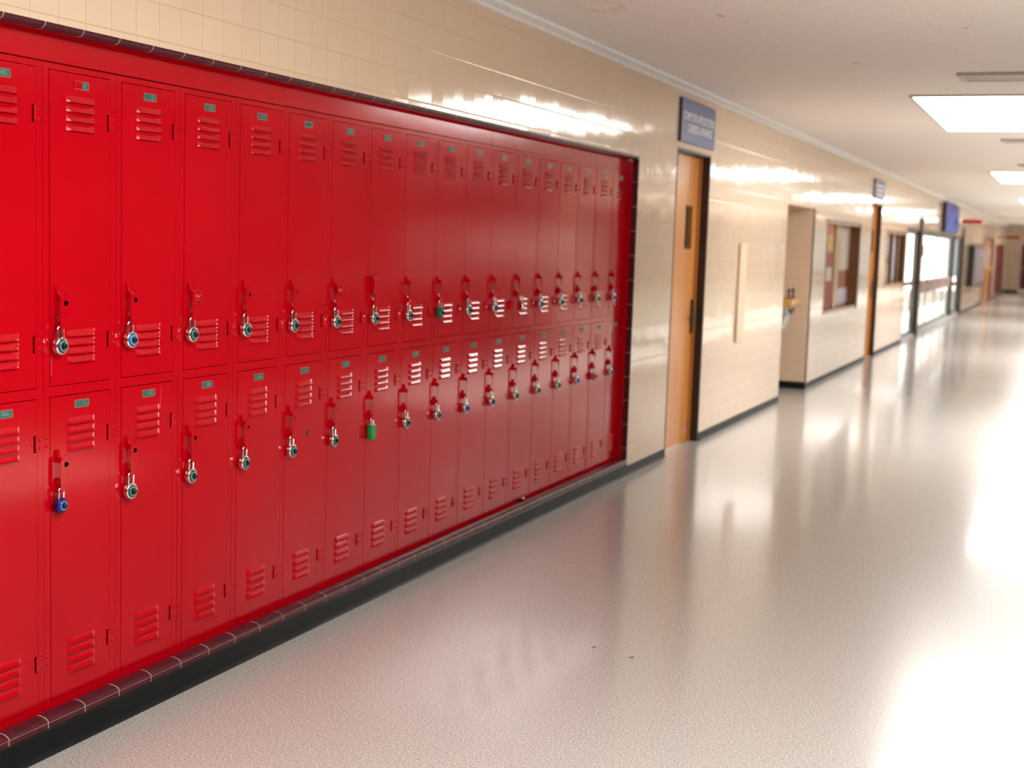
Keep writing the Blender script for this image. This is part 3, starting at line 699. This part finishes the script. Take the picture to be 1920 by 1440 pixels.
# ------------------------------------------------------------------ far part of the corridor
def screen_mat():
    t = NT('lit notice screen'); w = t.world_pos(); n = t.noise(w, 2.6, 3)
    col = t.ramp(n, [(.30, (.004, .010, .05)), (.45, (.02, .06, .30)), (.54, (.04, .09, .30)), (.575, (.30, .04, .07)), (.60, (.05, .12, .36)), (.72, (.05, .12, .36)), (.76, (.6, .6, .66))])
    return t.set(color=col, rough=.6, spec=.15, emit=col, estr=.05)
t = thing('notice_board', 'blue and red lit board hanging above the glass entrance', 'sign', (0.0005, 28.5, 1.88))
MB().box(0, .075, 0, 3.15, 0, .60).build('board_case', M['blackish'], t)
MB().box(.075, .08, .06, 3.09, .03, .57).build('screen', screen_mat(), t)
t = thing('hanging_sign', 'dark red sign bar jutting from the wall past the lit board', 'sign', (0.0, 33.2, 2.15))
MB().rbox(.04, .46, -.03, .03, 0, .095, .006).build('sign_bar', plain('deep red sign', (.36, .012, .012), .4), t)
MB().lathe((0.0005, 0, .05), [(.03, 0), (.03, .01), (.012, .012), (.012, .05)], 'x', 12).build('bracket', M['steel'], t)
MB().box(.39, .43, -.012, .012, .095, ZC - 2.15 - .001).build('hanger', M['white_trim'], t)
t = thing('wall_cabinet', 'black-sided glass-fronted cabinet on the wall beyond the entrance', 'cabinet', (0.0005, 36.1, .64))
MB().box(0, .15, 0, 3.9, 0, 1.03).build('cabinet_case', M['blackish'], t)
MB().box(.15, .156, .08, 3.82, .06, .97).build('cabinet_front', plain('greyish lilac glazed front', (.34, .31, .38), .12), t)
t = thing('wall_outlet', 'small dark outlet low on the wall under the black-sided cabinet', 'outlet', (0.0005, 38.1, .27))
MB().rbox(0, .01, -.05, .05, -.06, .06, .003).build('cover_plate', M['brown_frame'], t)
MB().box(.01, .012, -.02, .02, -.035, -.01).box(.01, .012, -.02, .02, .01, .035).build('socket', M['blackish'], t)
t = thing('door_3', 'far double oak door with pale slit windows', 'door', (0, D3[0], 0), kind='structure'); w = D3[1] - D3[0]
MB().box(WT, .01, 0, .30, 0, D3[2]).box(WT, .01, w - .2, w, 0, D3[2]).box(WT, .01, .3, w - .2, D3[2] - .08, D3[2]).build('door_frame', plain('reddish brown frame', (.16, .04, .025), .4), t)
for a, b_ in ((.31, 2.44), (2.46, w - .21)):
    lf = MB().box(-.10, -.05, a, b_, .01, D3[2] - .085).build('door_leaf', M['door_wood'], t)
    MB().box(-.05, -.044, b_ - 1.1, b_ - .35, 1.02, 1.68).build('vision_pane', M['paper_white'], lf)
    MB().rbox(-.05, .0, b_ - .22, b_ - .12, .9, 1.1, .01).build('door_handle', M['brass'], lf)
n = 18; pt = (K1 - K0) / n
MBL = MB().box(-.30, -.02, .004, pt - .004, .102, KT - .002)
MBL.box(-.02, -.012, .02, pt - .02, .13, .93).box(-.02, -.012, .02, pt - .02, .97, KT - .03)
for z in (.2, .85, 1.05, 1.68): MBL.box(-.012, -.006, .09, pt - .09, z - .03, z + .03)
for k in range(n):
    o = link('distant_locker', MBL.build('x', M['far_red']).data) if k == 0 else link('distant_locker', bpy.data.objects['distant_locker'].data)
    if k == 0: bpy.data.objects.remove([x for x in bpy.data.objects if x.name == 'x'][0])
    o.location = (0, K0 + pt * k, 0)
    tag(o, 'dark red locker of the distant bank past the far oak door', 'locker', 'distant bank of dark red lockers')
t = thing('door_6', 'dark red door in the far end wall', 'door', (.47, Y1, .0), kind='structure')
MB().box(0, 1.02, -.05, -.001, .0, 1.95).build('door_frame', M['white_trim'], t)
lf = MB().box(.05, .97, -.065, -.05, .15, 1.88).build('door_leaf', M['far_red'], t)
MB().lathe((.12, -.065, .95), [(.03, 0), (.03, -.05)], 'y', 10).build('door_knob', M['brass'], lf)
t = thing('exit_sign', 'dull red sign bar hanging near the far end wall', 'sign', (.2, 55.6, 2.06))
MB().rbox(-.22, .24, -.02, .02, 0, .12, .005).build('sign_bar', plain('faded red sign', (.42, .06, .03), .4), t)
MB().box(-.01, .01, -.01, .01, .12, ZC - 2.061).build('hanger', M['white_trim'], t)

# ------------------------------------------------------------------ ceiling lights and vents
LX0, LX1, LLEN, LSP, LY0 = 1.385, 3.01, 2.85, 9.30, 10.05
names = {-1: 'lit ceiling panel above the camera', 3: 'distant lit ceiling panel, fourth from the camera', 4: 'distant lit ceiling panel, fifth from the camera',
         0: 'large lit ceiling panel nearest the camera, cut by the right edge', 1: 'second lit ceiling panel from the camera', 2: 'third lit ceiling panel from the camera, just inside right edge'}
def make_light():
    t = thing('ceiling_light', 'x', 'ceiling light'); w, l, f = LX1 - LX0, LLEN, .022
    mb = MB().box(0, f, 0, l, -.014, -.0005).box(w - f, w, 0, l, -.014, -.0005).box(f, w - f, 0, f, -.014, -.0005).box(f, w - f, l - f, l, -.014, -.0005); mb.build('light_frame', plain('grey light frame', (.36, .35, .32), .4), t)
    MB().box(f, w - f, f, l - f, -.009, -.0006).build('diffuser', M['lamp'], t)
    return t
L0 = None
for k in range(-1, 5):
    o = L0 = make_light() if L0 is None else copy_tree(L0)
    o.location = (LX0, LY0 + LSP * k, ZC)
    tag(o, names[k], 'ceiling light', 'ceiling light panels along the corridor')
def make_vent():
    t = thing('ceiling_vent', 'x', 'ceiling vent'); w, l = .45, .40
    mb = MB().box(0, w, 0, .035, -.020, -.0005).box(0, w, l - .035, l, -.012, -.0005).box(0, .04, .035, l - .035, -.012, -.0005).box(w - .04, w, .035, l - .035, -.012, -.0005); mb.build('vent_frame', M['vent_metal'], t)
    MB().box(.04, w - .04, .035, l - .035, -.003, -.0006).build('vent_throat', M['dark_frame'], t)
    for j in range(5):
        y = .06 + .06 * j
        MB().prism([(y, -.004), (y + .003, -.003), (y + .030, -.010), (y + .028, -.012)], 'x', .04, w - .04).build('blade', M['vent_metal'], t)
    return t
v0 = None
for k, (y, lb) in enumerate(((8.82, 'ceiling vent just in front of the nearest lit ceiling panel'), (13.9, 'ceiling vent just past the nearest lit ceiling panel'), (17.75, 'ceiling vent just in front of the second lit ceiling panel'), (23.2, 'ceiling vent just past the second lit ceiling panel'))):
    o = v0 = make_vent() if v0 is None else copy_tree(v0)
    o.location = (1.80, y, ZC); tag(o, lb, 'ceiling vent', 'ceiling vents')

# chips of dirt on the floor
for (x, y, s, lb) in ((1.03, 4.62, .006, 'small dark chip on the floor in front of the lockers, the farther one'), (1.19, 4.57, .008, 'elongated brown chip on the open floor, nearer of the two')):
    mb = MB().add([(math.cos(a) * s * q * 1.6, math.sin(a) * s * q * .7, zz) for zz in (.0003, .003) for a, q in [(2 * PI * i / 7, (1, .7, .9, 1.1, .8, 1, .75)[i]) for i in range(7)]], [tuple(range(7)), tuple(range(7, 14))] + [(i, (i + 1) % 7, 7 + (i + 1) % 7, 7 + i) for i in range(7)])
    o = mb.build('floor_chip', M['scuff']); o.location = (x, y, 0); o.rotation_euler = (0, 0, 1.2); tag(o, lb, 'debris')

# ------------------------------------------------------------------ light and picture
wd = bpy.data.worlds.new('sky'); SC.world = wd; wd.use_nodes = True
bg = wd.node_tree.nodes['Background']; bg.inputs[0].default_value = (.93, .97, 1., 1); bg.inputs[1].default_value = 2.0
sl = bpy.data.lights.new('sun', 'SUN'); sl.energy = 46; sl.angle = .009; sl.color = (1, .96, .90)
so = bpy.data.objects.new('sun', sl); COL.objects.link(so); so.location = (20, 20, 20)
so.rotation_euler = Vector((-1, .05, -1.05)).to_track_quat('-Z', 'Y').to_euler()
SC.view_settings.view_transform = 'Standard'; SC.view_settings.look = 'None'; SC.view_settings.gamma = 1; SC.view_settings.use_curve_mapping = False
SC.view_settings.exposure = -0.12
SC.cycles.use_denoising = True
SC.cycles.max_bounces = 10; SC.cycles.diffuse_bounces = 5; SC.cycles.glossy_bounces = 5
SC.cycles.sample_clamp_indirect = 8
